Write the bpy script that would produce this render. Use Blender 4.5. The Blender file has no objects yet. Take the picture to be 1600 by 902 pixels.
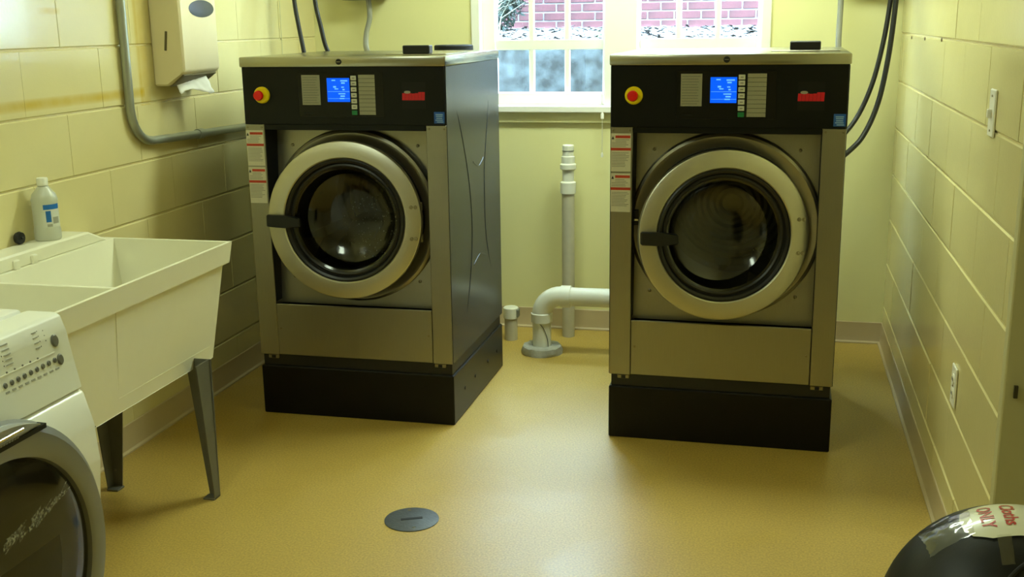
import bpy, bmesh, math, random
from mathutils import Vector, Matrix
random.seed(7)
sc = bpy.context.scene
COL = sc.collection

# ---------------------------------------------------------------- camera
YAW, PITCH, ROLL, CAMH = .2324, .2362, -.0143, 1.4743
cy_, sy_, cp_, sp_ = math.cos(YAW), math.sin(YAW), math.cos(PITCH), math.sin(PITCH)
fw = Vector((-sy_*cp_, cy_*cp_, -sp_)); rt = Vector((cy_, sy_, 0)); up = rt.cross(fw)
c_, s_ = math.cos(ROLL), math.sin(ROLL)
r2 = rt*c_ + up*s_; u2 = -rt*s_ + up*c_
cam = bpy.data.cameras.new('camera'); cam.sensor_width = 36; cam.lens = 36*1735.66/1600
cam.clip_start = .02; cam.clip_end = 200
co = bpy.data.objects.new('camera', cam); COL.objects.link(co); sc.camera = co
m = Matrix.Identity(4)
for i in range(3):
    m[i][0] = r2[i]; m[i][1] = u2[i]; m[i][2] = -fw[i]
m[2][3] = CAMH
co.matrix_world = m
# ---------------------------------------------------------------- world / exposure
sc.view_settings.view_transform = 'Standard'; sc.view_settings.look = 'None'
sc.view_settings.gamma = 1; sc.view_settings.use_curve_mapping = False
sc.view_settings.exposure = 0.0
wd = bpy.data.worlds.new('overcast_sky'); sc.world = wd; wd.use_nodes = True
bg = wd.node_tree.nodes['Background']; bg.inputs[0].default_value = (.58, .80, 1.0, 1); bg.inputs[1].default_value = 54.0
LAMP_COLOR = (.84, 1.0, .77)
LAMP_FRONT, LAMP_REAR = 14., 38.

# room constants (metres)
XL, XR, YB, YF, ZC = -2.196, .5208, 5.190, -1.3, 2.6296
YM = 3.782

# ---------------------------------------------------------------- materials
def lin(c):
    return tuple((v/255/12.92 if v/255 <= .04045 else ((v/255+.055)/1.055)**2.4) for v in c) + (1,)
MATS = {}
def mat(name, rgb, rough=.5, metal=0., var=.06, scale=20., bump=0., bscale=200., stretch=None, emit=0., coat=0., spec=.5, trans=0., ecol=None, contrast=False):
    if name in MATS: return MATS[name]
    M = bpy.data.materials.new(name); M.use_nodes = True; nt = M.node_tree; b = nt.nodes['Principled BSDF']
    base = lin(rgb)
    b.inputs['Roughness'].default_value = rough; b.inputs['Metallic'].default_value = metal
    b.inputs['Specular IOR Level'].default_value = spec
    b.inputs['Coat Weight'].default_value = coat
    b.inputs['Transmission Weight'].default_value = trans
    tc = nt.nodes.new('ShaderNodeTexCoord'); src = tc.outputs['Object']
    if stretch:
        mp = nt.nodes.new('ShaderNodeMapping'); mp.inputs['Scale'].default_value = stretch
        nt.links.new(src, mp.inputs['Vector']); src = mp.outputs['Vector']
    n = nt.nodes.new('ShaderNodeTexNoise'); n.inputs['Scale'].default_value = scale; n.inputs['Detail'].default_value = 5
    nt.links.new(src, n.inputs['Vector'])
    mx = nt.nodes.new('ShaderNodeMix'); mx.data_type = 'RGBA'
    mx.inputs[6].default_value = tuple(max(0, v*(1-var)) for v in base[:3]) + (1,)
    mx.inputs[7].default_value = tuple(min(1, v*(1+var)) for v in base[:3]) + (1,)
    fac = n.outputs['Fac']
    if contrast:
        mr = nt.nodes.new('ShaderNodeMapRange'); mr.inputs[1].default_value = .36; mr.inputs[2].default_value = .64
        nt.links.new(fac, mr.inputs[0]); fac = mr.outputs[0]
    nt.links.new(fac, mx.inputs[0]); nt.links.new(mx.outputs[2], b.inputs['Base Color'])
    if bump:
        n2 = nt.nodes.new('ShaderNodeTexNoise'); n2.inputs['Scale'].default_value = bscale; n2.inputs['Detail'].default_value = 3
        nt.links.new(src, n2.inputs['Vector'])
        bp = nt.nodes.new('ShaderNodeBump'); bp.inputs['Strength'].default_value = bump; bp.inputs['Distance'].default_value = .004
        nt.links.new(n2.outputs['Fac'], bp.inputs['Height']); nt.links.new(bp.outputs['Normal'], b.inputs['Normal'])
    if emit:
        b.inputs['Emission Color'].default_value = tuple(ecol)+(1,) if ecol else base
        b.inputs['Emission Strength'].default_value = emit
    MATS[name] = M
    return M
def N(M, t): return M.node_tree.nodes.new(t)
def L(M, a, b): M.node_tree.links.new(a, b)

WALL_RGB = (226, 214, 158)
paint = mat('cream_wall_paint', WALL_RGB, .45, var=.03, scale=6, bump=.25, bscale=90)
plaster = mat('smooth_cream_plaster', (236, 231, 172), .5, var=.03, scale=4, bump=.05, bscale=60)
# block paint with the old adhesive stains of the left wall (world position)
block_paint = mat('painted_block', WALL_RGB, .14, var=.03, scale=9, bump=.06, bscale=120)
def add_stains(M):
    nt = M.node_tree; b = nt.nodes['Principled BSDF']
    col = b.inputs['Base Color'].links[0].from_socket
    g = N(M, 'ShaderNodeNewGeometry'); sp = N(M, 'ShaderNodeSeparateXYZ'); L(M, g.outputs['Position'], sp.inputs[0])
    nz = N(M, 'ShaderNodeTexNoise'); nz.inputs['Scale'].default_value = 14; L(M, g.outputs['Position'], nz.inputs['Vector'])
    def mth(op, a, bb=None):
        q = N(M, 'ShaderNodeMath'); q.operation = op
        for i, v in enumerate((a, bb)):
            if v is None: continue
            if isinstance(v, (int, float)): q.inputs[i].default_value = v
            else: L(M, v, q.inputs[i])
        return q.outputs[0]
    def band(val, c, w):   # 1 inside |val-c|<w with soft edges
        d = mth('ABSOLUTE', mth('SUBTRACT', val, c)); d = mth('DIVIDE', d, w)
        return mth('MAXIMUM', mth('SUBTRACT', 1.0, mth('POWER', d, 2.0)), 0.0)
    left = mth('LESS_THAN', sp.outputs[0], -2.0)
    h = mth('MULTIPLY', band(sp.outputs[2], 1.247, .02), mth('LESS_THAN', sp.outputs[1], 3.62))
    v = mth('MULTIPLY', band(sp.outputs[1], 3.63, .035), mth('GREATER_THAN', sp.outputs[2], 1.20))
    v2 = mth('MULTIPLY', band(sp.outputs[1], 3.60, .012), mth('GREATER_THAN', sp.outputs[2], 1.20))
    s = mth('MULTIPLY', band(sp.outputs[2], 1.525, .012), band(sp.outputs[1], 3.12, .06))
    tot = mth('ADD', mth('ADD', mth('MULTIPLY', h, .85), mth('MULTIPLY', v, .6)), mth('ADD', mth('MULTIPLY', s, .8), mth('MULTIPLY', v2, .5)))
    tot = mth('MULTIPLY', mth('MULTIPLY', tot, left), mth('ADD', nz.outputs['Fac'], .25))
    cl = N(M, 'ShaderNodeClamp'); L(M, tot, cl.inputs[0])
    mx = N(M, 'ShaderNodeMix'); mx.data_type = 'RGBA'; mx.inputs[7].default_value = lin((206, 172, 52))
    L(M, cl.outputs[0], mx.inputs[0]); L(M, col, mx.inputs[6]); L(M, mx.outputs[2], b.inputs['Base Color'])
add_stains(block_paint)
mortar = mat('painted_mortar', (222, 210, 160), .6, var=.05, scale=30, bump=.4, bscale=80)
white_paint = mat('white_window_paint', (250, 250, 244), .35, var=.015)
ceil_m = mat('ceiling_white', (235, 233, 222), .8, var=.03)
cove = mat('vinyl_cove_base', (196, 178, 140), .4, var=.05, scale=10)
steel = mat('brushed_stainless', (160, 158, 146), .34, 1., var=.07, scale=9, stretch=(60, 60, 1.2), bump=.03, bscale=60)
ring_steel = mat('satin_door_ring', (196, 194, 180), .38, 1., var=.04, scale=15)
cap_steel = mat('top_cap_stainless', (176, 174, 158), .26, 1., var=.05, scale=8, stretch=(2, 40, 40))
side_steel = mat('grey_side_sheet', (56, 59, 62), .27, .35, spec=.45, var=.06, scale=3)
collar_steel = mat('pressed_collar_steel', (165, 160, 142), .42, 1., var=.08, scale=8)
drum_steel = mat('drum_steel', (120, 116, 100), .35, 1., var=.15, scale=30)
black_panel = mat('black_control_face', (10, 13, 13), .35, var=.2, spec=.25)
black_paint = mat('black_enamel', (11, 10, 9), .35, var=.3, scale=12, spec=.25)
dark_gap = mat('black_inside', (10, 10, 9), .7)
rubber = mat('black_rubber', (14, 14, 14), .38, var=.2)
black_plastic = mat('black_plastic', (19, 20, 20), .4, var=.15)
screw_m = mat('screw_steel', (150, 145, 125), .3, 1.)
pale_print = mat('pale_printed_panel', (150, 148, 128), .45, var=.1, scale=300)
key_m = mat('white_key', (205, 205, 190), .4, var=.1)
green_key = mat('green_key', (20, 120, 70), .4)
red_m = mat('red_button', (228, 8, 10), .3, var=.05)
yellow_m = mat('yellow_ring', (250, 226, 8), .35, var=.05)
logo_red = mat('red_print', (200, 12, 34), .4, var=.1)
logo_bg = mat('charcoal_print', (22, 24, 22), .4, spec=.25)
logo_white = mat('pale_print', (160, 158, 145), .4)
blue_st = mat('blue_sticker', (28, 88, 180), .4, var=.1)
blue_st2 = mat('pale_blue_print', (150, 185, 225), .4)
label_white = mat('label_paper', (214, 210, 190), .5, var=.05, scale=150)
label_red = mat('warning_red', (190, 58, 30), .5, var=.08)
label_text = mat('grey_label_print', (120, 118, 105), .5, var=.3, scale=400)
label_black = mat('black_label_print', (30, 30, 28), .5)
screen_m = mat('blue_lcd', (2, 14, 60), .4, var=.1, spec=.2, emit=1., ecol=(.0, .12, 1.0))
screen_lt = mat('lit_lcd_marks', (120, 190, 255), .3, var=.1, emit=.8, ecol=(.10, .42, 1.0))
tub_m = mat('cream_moulded_plastic', (240, 237, 214), .4, var=.02)
leg_m = mat('galvanised_leg', (122, 122, 114), .45, .6, var=.12, scale=25)
enamel = mat('white_appliance_enamel', (243, 244, 238), .25, var=.01, coat=.2)
fascia = mat('white_appliance_fascia', (232, 233, 222), .35, var=.01)
silver = mat('silver_plastic', (138, 140, 140), .35, .45, var=.03)
silver_lt = mat('light_silver_plastic', (168, 170, 170), .3, .5, var=.03)
chrome = mat('chrome_badge', (230, 230, 226), .15, 1.)
grey_btn = mat('grey_button', (120, 120, 114), .35, .3)
grey_text = mat('grey_fascia_print', (168, 168, 158), .5)
led_m = mat('dark_display', (48, 14, 14), .15, var=.1)
pvc = mat('white_pvc', (236, 236, 222), .35, var=.02)
pvc_dirty = mat('stained_pvc', (196, 190, 168), .5, var=.16, scale=18)
cement = mat('rough_cement', (172, 172, 162), .8, var=.25, scale=40, bump=.6, bscale=70)
emt = mat('painted_conduit', (168, 172, 160), .38, .6, var=.05)
box_m = mat('grey_enclosure', (130, 132, 124), .5, .2)
cable_m = mat('black_cable', (18, 17, 14), .45)
flex_m = mat('grey_flex_conduit', (150, 150, 140), .45, .3)
disp_m = mat('beige_dispenser_plastic', (236, 224, 184), .35, var=.02)
disp_win = mat('smoked_window', (76, 82, 94), .15, var=.08)
disp_dark = mat('dispenser_mouth', (120, 112, 84), .6)
paper_m = mat('paper_towel_sheet', (246, 244, 232), .7, var=.03)
plate_m = mat('white_wall_plate', (240, 238, 226), .35, var=.02)
jamb_m = mat('tan_door_frame', (196, 190, 146), .4, var=.03)
bin_m = mat('black_bin_plastic', (16, 17, 17), .45, spec=.3, var=.15, scale=30, bump=.05, bscale=300)
bin_label = mat('bin_label_paper', (232, 230, 210), .3, var=.03, coat=.6)
bin_red = mat('bin_label_red', (196, 50, 36), .4)
drain_m = mat('dull_drain_iron', (84, 86, 84), .5, .5, var=.25, scale=40, bump=.3, bscale=120)
cap_white = mat('bottle_cap', (240, 240, 224), .4)
brick_m = mat('red_brick', (58, 26, 30), .85, contrast=True, var=.3, scale=7, bump=.5, bscale=60)
brick_mortar = mat('pale_mortar', (100, 98, 102), .9, var=.1)
mulch_m = mat('grey_mulch', (52, 50, 50), .95, contrast=True, var=.7, scale=30, bump=1., bscale=40)
chip_m = mat('mulch_chip', (74, 72, 72), .9, var=.6, contrast=True, scale=5)
well_m = mat('mottled_well_concrete', (42, 48, 54), .9, var=.7, scale=11, contrast=True, bump=.8, bscale=25)
blade_m = mat('dry_grass_blade', (140, 142, 126), .7, var=.2)
leaf_m = mat('dark_shrub_leaf', (14, 36, 32), .6, var=.4, scale=9)
green_m = mat('bright_weed_leaf', (90, 170, 80), .6, var=.3)
laundry_m = mat('wet_laundry', (74, 66, 44), .5, var=.5, scale=9, bump=.4, bscale=30)
suds_m = mat('soap_suds', (190, 190, 180), .3)
lamp_m = mat('lamp_diffuser_a', (255, 250, 225), .4, emit=LAMP_FRONT, ecol=LAMP_COLOR)
lamp_m2 = mat('lamp_diffuser_b', (255, 250, 225), .4, emit=LAMP_REAR, ecol=LAMP_COLOR)
lamp_house = mat('lamp_housing', (235, 233, 225), .5)

def glassy(name, tint, gloss_rough=.03, ior=1.5, gloss_mix=None):
    M = bpy.data.materials.new(name); M.use_nodes = True; nt = M.node_tree
    for q in list(nt.nodes):
        if q.type != 'OUTPUT_MATERIAL': nt.nodes.remove(q)
    out = nt.nodes[0]
    tr = N(M, 'ShaderNodeBsdfTransparent'); tr.inputs[0].default_value = tint + (1,)
    nz = N(M, 'ShaderNodeTexNoise'); nz.inputs['Scale'].default_value = 6
    gl = N(M, 'ShaderNodeBsdfGlossy'); gl.inputs['Roughness'].default_value = gloss_rough
    lw = N(M, 'ShaderNodeLayerWeight'); lw.inputs[0].default_value = .5
    f0 = ((ior-1)/(ior+1))**2
    pw = N(M, 'ShaderNodeMath'); pw.operation = 'POWER'; pw.inputs[1].default_value = 5; L(M, lw.outputs['Facing'], pw.inputs[0])
    fr = N(M, 'ShaderNodeMath'); fr.operation = 'MULTIPLY_ADD'; fr.inputs[1].default_value = 1-f0; fr.inputs[2].default_value = f0; L(M, pw.outputs[0], fr.inputs[0])
    mx = N(M, 'ShaderNodeMixShader'); L(M, fr.outputs[0], mx.inputs[0]); L(M, tr.outputs[0], mx.inputs[1]); L(M, gl.outputs[0], mx.inputs[2])
    L(M, mx.outputs[0], out.inputs[0])
    return M
pane_m = glassy('window_glass', (.95, .98, .98))
port_m = glassy('dark_porthole_glass', (.42, .43, .38), .10, 1.75)
door_glass = glassy('smoked_washer_glass', (.16, .15, .13), .08, 1.7)
tape_m = glassy('clear_tape', (.92, .92, .90), .12, 2.2)
bottle_m = bpy.data.materials.new('translucent_bottle'); bottle_m.use_nodes = True
_b = bottle_m.node_tree.nodes['Principled BSDF']; _b.inputs['Base Color'].default_value = lin((226, 228, 212)); _b.inputs['Roughness'].default_value = .3
_b.inputs['Subsurface Weight'].default_value = .3; _b.inputs['Subsurface Radius'].default_value = (.02, .02, .02)
_b.inputs['Transmission Weight'].default_value = .25

# floor: speckled ochre sheet vinyl with wet, glossier patches
floor_m = bpy.data.materials.new('ochre_sheet_vinyl'); floor_m.use_nodes = True
def build_floor_mat(M):
    b = M.node_tree.nodes['Principled BSDF']; tc = N(M, 'ShaderNodeTexCoord')
    n1 = N(M, 'ShaderNodeTexNoise'); n1.inputs['Scale'].default_value = 2.2; n1.inputs['Detail'].default_value = 4
    n2 = N(M, 'ShaderNodeTexNoise'); n2.inputs['Scale'].default_value = 160; n2.inputs['Detail'].default_value = 2
    for n in (n1, n2): L(M, tc.outputs['Object'], n.inputs['Vector'])
    a = N(M, 'ShaderNodeMix'); a.data_type = 'RGBA'; a.inputs[6].default_value = lin((180, 150, 70)); a.inputs[7].default_value = lin((192, 162, 80))
    L(M, n1.outputs['Fac'], a.inputs[0])
    r = N(M, 'ShaderNodeValToRGB'); r.color_ramp.elements[0].position = .35; r.color_ramp.elements[0].color = (.80, .80, .80, 1)
    r.color_ramp.elements[1].position = .65; r.color_ramp.elements[1].color = (1.1, 1.1, 1.1, 1)
    L(M, n2.outputs['Fac'], r.inputs[0])
    mu = N(M, 'ShaderNodeMix'); mu.data_type = 'RGBA'; mu.blend_type = 'MULTIPLY'; mu.inputs[0].default_value = 1
    L(M, a.outputs[2], mu.inputs[6]); L(M, r.outputs[0], mu.inputs[7]); L(M, mu.outputs[2], b.inputs['Base Color'])
    n3 = N(M, 'ShaderNodeTexNoise'); n3.inputs['Scale'].default_value = 3.5; n3.inputs['Detail'].default_value = 3
    L(M, tc.outputs['Object'], n3.inputs['Vector'])
    rr = N(M, 'ShaderNodeMapRange'); rr.inputs[1].default_value = .52; rr.inputs[2].default_value = .60; rr.inputs[3].default_value = .42; rr.inputs[4].default_value = .35
    L(M, n3.outputs['Fac'], rr.inputs[0]); L(M, rr.outputs[0], b.inputs['Roughness'])
    bp = N(M, 'ShaderNodeBump'); bp.inputs['Strength'].default_value = .08; bp.inputs['Distance'].default_value = .003
    L(M, n2.outputs['Fac'], bp.inputs['Height']); L(M, bp.outputs[0], b.inputs['Normal'])
build_floor_mat(floor_m)
floor_m.node_tree.nodes['Principled BSDF'].inputs['Specular IOR Level'].default_value = .8

# ---------------------------------------------------------------- mesh helpers
def bm_new(): return bmesh.new()
def box(bm, x0, x1, y0, y1, z0, z1, bev=0., seg=1):
    vs = [bm.verts.new((x, y, z)) for x in (x0, x1) for y in (y0, y1) for z in (z0, z1)]
    fs = [bm.faces.new([vs[i] for i in q]) for q in ((0, 1, 3, 2), (4, 6, 7, 5), (0, 4, 5, 1), (2, 3, 7, 6), (0, 2, 6, 4), (1, 5, 7, 3))]
    if bev:
        es = set(e for f in fs for e in f.edges)
        bmesh.ops.bevel(bm, geom=list(es), offset=bev, segments=seg, affect='EDGES', profile=.5)
    return bm
def frame_from(d):
    d = d.normalized(); a = Vector((0, 0, 1)) if abs(d.z) < .9 else Vector((1, 0, 0))
    x = a.cross(d).normalized(); return x, d.cross(x)
def tube(bm, pts, r, seg=10, caps=True, smooth=0):
    pts = [Vector(q) for q in pts]
    if smooth:
        out = []
        for i in range(len(pts)-1):
            p0 = pts[max(i-1, 0)]; p1 = pts[i]; p2 = pts[i+1]; p3 = pts[min(i+2, len(pts)-1)]
            for k in range(smooth):
                t = k/smooth
                out.append(.5*((2*p1)+(p2-p0)*t+(2*p0-5*p1+4*p2-p3)*t*t+(3*p1-p0-3*p2+p3)*t**3))
        out.append(pts[-1])
        if isinstance(r, (list, tuple)):
            r = [r[min(i//smooth, len(r)-1)]+(r[min(i//smooth+1, len(r)-1)]-r[min(i//smooth, len(r)-1)])*(i % smooth)/smooth for i in range(len(out))]
        pts = out
    rings = []; x = None
    for i, q in enumerate(pts):
        d = (pts[min(i+1, len(pts)-1)]-pts[max(i-1, 0)]).normalized()
        if x is None: x, _ = frame_from(d)
        x = (x-d*x.dot(d)).normalized(); y = d.cross(x)
        rr = r[i] if isinstance(r, (list, tuple)) else r
        rings.append([bm.verts.new(q+x*rr*math.cos(2*math.pi*k/seg)+y*rr*math.sin(2*math.pi*k/seg)) for k in range(seg)])
    for a, b in zip(rings, rings[1:]):
        for k in range(seg):
            bm.faces.new((a[k], a[(k+1) % seg], b[(k+1) % seg], b[k])).smooth = True
    if caps:
        bm.faces.new(rings[0][::-1]); bm.faces.new(rings[-1])
    return bm
def lathe(bm, prof, org=(0, 0, 0), axis='Z', seg=32, close=False, smooth=True):
    """prof = [(radius, along)]; axis Z up, Y depth or X."""
    org = Vector(org); rings = []
    def pt(r, h, a):
        c, s = r*math.cos(a), r*math.sin(a)
        return org + (Vector((c, s, h)) if axis == 'Z' else Vector((c, h, s)) if axis == 'Y' else Vector((h, c, s)))
    for r, h in prof:
        if r < 1e-6: rings.append([bm.verts.new(pt(0, h, 0))])
        else: rings.append([bm.verts.new(pt(r, h, 2*math.pi*k/seg)) for k in range(seg)])
    pairs = list(zip(rings, rings[1:])) + ([(rings[-1], rings[0])] if close else [])
    for a, b in pairs:
        for k in range(seg):
            k2 = (k+1) % seg
            vs = [a[k % len(a)], a[k2 % len(a)], b[k2 % len(b)], b[k % len(b)]]
            vs = [v for i, v in enumerate(vs) if v not in vs[:i]]
            if len(vs) > 2:
                f = bm.faces.new(vs); f.smooth = smooth
    return bm
def prism(bm, poly, h0, h1, plane='XY', bev=0):
    def P(a, b, h): return {'XY': (a, b, h), 'XZ': (a, h, b), 'YZ': (h, a, b)}[plane]
    A = [bm.verts.new(P(a, b, h0)) for a, b in poly]; B = [bm.verts.new(P(a, b, h1)) for a, b in poly]
    n = len(poly); fs = [bm.faces.new(A[::-1]), bm.faces.new(B)]
    for k in range(n): fs.append(bm.faces.new((A[k], A[(k+1) % n], B[(k+1) % n], B[k])))
    if bev: bmesh.ops.bevel(bm, geom=list(set(e for f in fs for e in f.edges)), offset=bev, segments=1, affect='EDGES')
    return bm
def mesh(name, bm, M, auto=True):
    bmesh.ops.recalc_face_normals(bm, faces=bm.faces[:])
    me = bpy.data.meshes.new(name); bm.to_mesh(me); bm.free(); me.materials.append(M)
    me.set_sharp_from_angle(angle=.55)
    return me
def obj(name, bm, M, parent=None, mtx=None, label=None):
    me = bm if isinstance(bm, bpy.types.Mesh) else mesh(name, bm, M)
    o = bpy.data.objects.new(name, me); COL.objects.link(o)
    if parent: o.parent = parent
    if mtx is not None: o.matrix_local = mtx
    if label: o['label'] = label
    return o
def thing(name, label, cat, loc=(0, 0, 0), rz=0, group=None):
    o = bpy.data.objects.new(name, None); COL.objects.link(o); o.empty_display_size = .05
    o.location = loc; o.rotation_euler = (0, 0, rz); o['label'] = label; o['category'] = cat
    if group: o['group'] = group
    return o
def tag(o, label, cat, group=None):
    o['label'] = label; o['category'] = cat
    if group: o['group'] = group
    return o
def struct(o, label=None, cat=None):
    o['kind'] = 'structure'
    if label: o['label'] = label
    if cat: o['category'] = cat
    return o

# ================================================================ ROOM SHELL
bm = bm_new(); box(bm, XL-.2, XR+1.2, YF-.2, YB+.2, -.1, 0)
struct(obj('floor', bm, floor_m), 'ochre speckled sheet vinyl floor with a satin shine', 'floor')
bm = bm_new(); box(bm, XL-.2, XR+1.2, YF-.2, YB+.2, ZC, ZC+.1)
struct(obj('ceiling', bm, ceil_m), 'plain white ceiling above the laundry room', 'ceiling')

# window wall: four pieces round the opening, one mesh
WX0, WX1, WZ0, WZ1 = -1.372, -.062, 1.085, 2.24
bm = bm_new()
box(bm, XL-.2, WX0, YB, YB+.2, 0, ZC); box(bm, WX1, XR+.2, YB, YB+.2, 0, ZC)
box(bm, WX0, WX1, YB, YB+.2, 0, WZ0); box(bm, WX0, WX1, YB, YB+.2, WZ1, ZC)
struct(obj('wall_back', bm, plaster), 'smooth pale yellow wall with the window behind the washers', 'wall')
bm = bm_new(); box(bm, XL-.2, XR+1.2, YF-.2, YF, 0, ZC)
struct(obj('wall_front', bm, paint), 'pale yellow wall behind the camera', 'wall')

# block walls
def block_mesh(depth=.012):
    bm = bm_new(); a, b = .2027, .0988; c = .0032
    prof = [(1, 0.), (1, depth-.004), (1-c/a, depth)]
    def ring(ix, h, ins): return [bm.verts.new((h, sx*(a-ins), sz*(b-ins))) for sx, sz in ((-1, -1), (1, -1), (1, 1), (-1, 1))]
    R = [ring(0, 0, 0), ring(0, depth-.004, 0), [bm.verts.new((depth, sx*(a-.0008), sz*(b-c))) for sx, sz in ((-1, -1), (1, -1), (1, 1), (-1, 1))]]
    for p_, q_ in zip(R, R[1:]):
        for k in range(4): bm.faces.new((p_[k], p_[(k+1) % 4], q_[(k+1) % 4], q_[k]))
    bm.faces.new(R[-1])
    return mesh('block', bm, block_paint)
BM = block_mesh()
def lay_blocks(wall, x, sgn, ylo, yhi, zoff, yoff, hole=None):
    for r in range(14):
        z0 = max(zoff+.2032*r, 0.); z1 = min(zoff+.2032*(r+1), ZC)
        if z1-z0 < .02: continue
        y = yoff + (.2032 if r % 2 else 0)
        while y > ylo: y -= .4064
        while y < yhi-.01:
            a, b = max(y, ylo), min(y+.4064, yhi); y += .4064
            if b-a < .02: continue
            if hole and z0 < hole[2]-.01:
                if a < hole[1] and b > hole[0]:
                    if b > hole[1]+.02: a = hole[1]
                    elif a < hole[0]-.02: b = hole[0]
                    else: continue
            o = obj('block', BM, None, wall)
            o.location = (x-sgn*.012+sgn*random.uniform(-.0012, .0008), (a+b)/2, (z0+z1)/2)
            o.scale = (sgn, (b-a)/.4064, (z1-z0)/.2032)
bm = bm_new(); box(bm, XL-.2, XL-.0055, YF-.2, YB, 0, ZC); box(bm, XL-.01, XL, YF, 1.2, 0, ZC)
wl = struct(obj('wall_left', bm, mortar), 'left wall of painted cream concrete blocks with yellow stains', 'wall')
lay_blocks(wl, XL, 1, 1.2, YB, -.012, 3.36-.4064*8)
DY0, DY1, DZ = 1.58, 2.535, 2.09         # door opening in right wall
bm = bm_new(); box(bm, XR+.0055, XR+.2, DY1, YB, 0, ZC); box(bm, XR+.0055, XR+.2, YF-.2, DY0, 0, ZC); box(bm, XR+.0055, XR+.2, DY0, DY1, DZ, ZC)
box(bm, XR, XR+.01, YF, .9, 0, ZC)
wr = struct(obj('wall_right', bm, mortar), 'right wall of painted cream concrete blocks', 'wall')
lay_blocks(wr, XR, -1, .9, YB, -.022, 3.03-.4064*7, (DY0, DY1, DZ))
# caulked control joint near the far corner of the left wall
bm = bm_new(); box(bm, XL-.004, XL+.0015, 4.797, 4.805, 0, ZC)
struct(obj('trim_1', bm, mat('joint_caulk', (196, 188, 140), .5)), 'vertical caulked joint in the left block wall', 'joint')

# cove base
def cove_run(name, p0, p1, nrm, label):
    p0, p1, n = Vector(p0), Vector(p1), Vector(nrm)
    prof = [(0, 0), (.016, 0), (.016, .006), (.008, .012), (.004, .03), (.004, .098), (.002, .101), (0, .101)]
    bm = bm_new(); A = [bm.verts.new(p0+n*a+Vector((0, 0, b))) for a, b in prof]; B = [bm.verts.new(p1+n*a+Vector((0, 0, b))) for a, b in prof]
    k = len(prof)
    for i in range(k): bm.faces.new((A[i], A[(i+1) % k], B[(i+1) % k], B[i]))
    bm.faces.new(A); bm.faces.new(B[::-1])
    struct(obj(name, bm, cove), label, 'baseboard')
cove_run('baseboard_left', (XL, 1.2, 0), (XL, YB, 0), (1, 0, 0), 'tan vinyl cove base along the left block wall')
cove_run('baseboard_back', (XL, YB, 0), (XR, YB, 0), (0, -1, 0), 'tan vinyl cove base under the window')
cove_run('baseboard_right', (XR, YB, 0), (XR, DY1, 0), (-1, 0, 0), 'tan vinyl cove base along the right block wall')

# door in the right wall (mostly outside the frame)
bm = bm_new(); box(bm, XR+.11, XR+.15, DY0+.04, DY1-.04, .008, DZ-.04)
dr = struct(obj('door_1', bm, jamb_m), 'tan painted door in the right wall', 'door')
for (a, b) in ((DY1-.04, DY1), (DY0, DY0+.04)):
    bm = bm_new(); box(bm, XR-.008, XR+.16, a, b, 0, DZ, .003); obj('jamb', bm, jamb_m, dr)
    bm = bm_new()
    if a > 2: box(bm, XR+.058, XR+.075, a-.014, a+.001, 0, DZ-.04, .002)
    else: box(bm, XR+.058, XR+.075, b-.001, b+.014, 0, DZ-.04, .002)
    obj('door_stop', bm, mat('door_stop_paint', (216, 210, 168), .4), dr)
bm = bm_new(); box(bm, XR-.008, XR+.16, DY0, DY1, DZ-.04, DZ, .003); obj('head_jamb', bm, jamb_m, dr)
for zz, xx in ((.672, .012), (.665, .066)):
    bm = bm_new(); box(bm, XR+xx, XR+xx+.008, DY1-.0475, DY1-.0395, zz-.014, zz+.014); obj('strike_plate', bm, mat('dark_hardware', (70, 66, 52), .4, .6), dr)
bm = bm_new(); box(bm, XR-.004, XR+.006, DY1, DY1+.012, 0, DZ, .002)
struct(obj('trim_2', bm, mat('jamb_bead', (224, 220, 190), .4)), 'pale bead of caulk beside the door frame', 'trim')

# window ---------------------------------------------------------------
YG = YB+.075
def sashes(n, x0, x1, g0, g1, label):
    bm = bm_new(); z0, z1 = WZ0, WZ1; gz0, gz1 = 1.142, 2.17
    y0, y1 = YG-.03, YG+.03
    box(bm, x0, g0, y0, y1, z0, z1, .004); box(bm, g1, x1, y0, y1, z0, z1, .004)
    box(bm, g0, g1, y0, y1, z0, gz0, .004); box(bm, g0, g1, y0, y1, gz1, z1, .004)
    w = obj('window_%d' % n, bm, white_paint); struct(w, label, 'window')
    xs = [g0+(g1-g0)*k/3 for k in range(4)]
    zs = [gz0, 1.365, 1.590, 1.80, 1.985, gz1]
    for x in xs[1:3]:
        bm = bm_new(); box(bm, x-.0125, x+.0125, YG-.012, YG+.012, gz0, gz1, .003); obj('muntin', bm, white_paint, w)
    for k, z in enumerate(zs[1:-1]):
        h = .024 if k in (0, 2) else .013
        bm = bm_new(); box(bm, g0, g1, YG-.013, YG+.013, z-h, z+h, .003); obj('muntin', bm, white_paint, w)
    for i in range(3):
        for j in range(len(zs)-1):
            bm = bm_new(); box(bm, xs[i], xs[i+1], YG-.002, YG+.002, zs[j], zs[j+1]); obj('pane', bm, pane_m, w)
    return w
w1 = sashes(1, WX0, -.72, -1.303, -.790, 'left white multi-pane window sash above the floor pipes')
w2 = sashes(2, -.72, WX1, -.620, -.090, 'right white multi-pane window sash behind the right washer')
bm = bm_new()                                        # interior casing, stool and apron
box(bm, -1.405, WX0+.01, YB-.014, YB+.05, 1.055, 2.30, .003); box(bm, WX1-.01, -.030, YB-.014, YB+.05, 1.055, 2.30, .003)
box(bm, WX0, WX1, YB-.014, YB+.05, WZ1-.01, 2.30, .003)
struct(obj('trim_3', bm, white_paint), 'white casing round the double window', 'trim')
bm = bm_new(); box(bm, -.775, -.625, YB-.004, YB+.05, WZ0, WZ1, .003)
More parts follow.
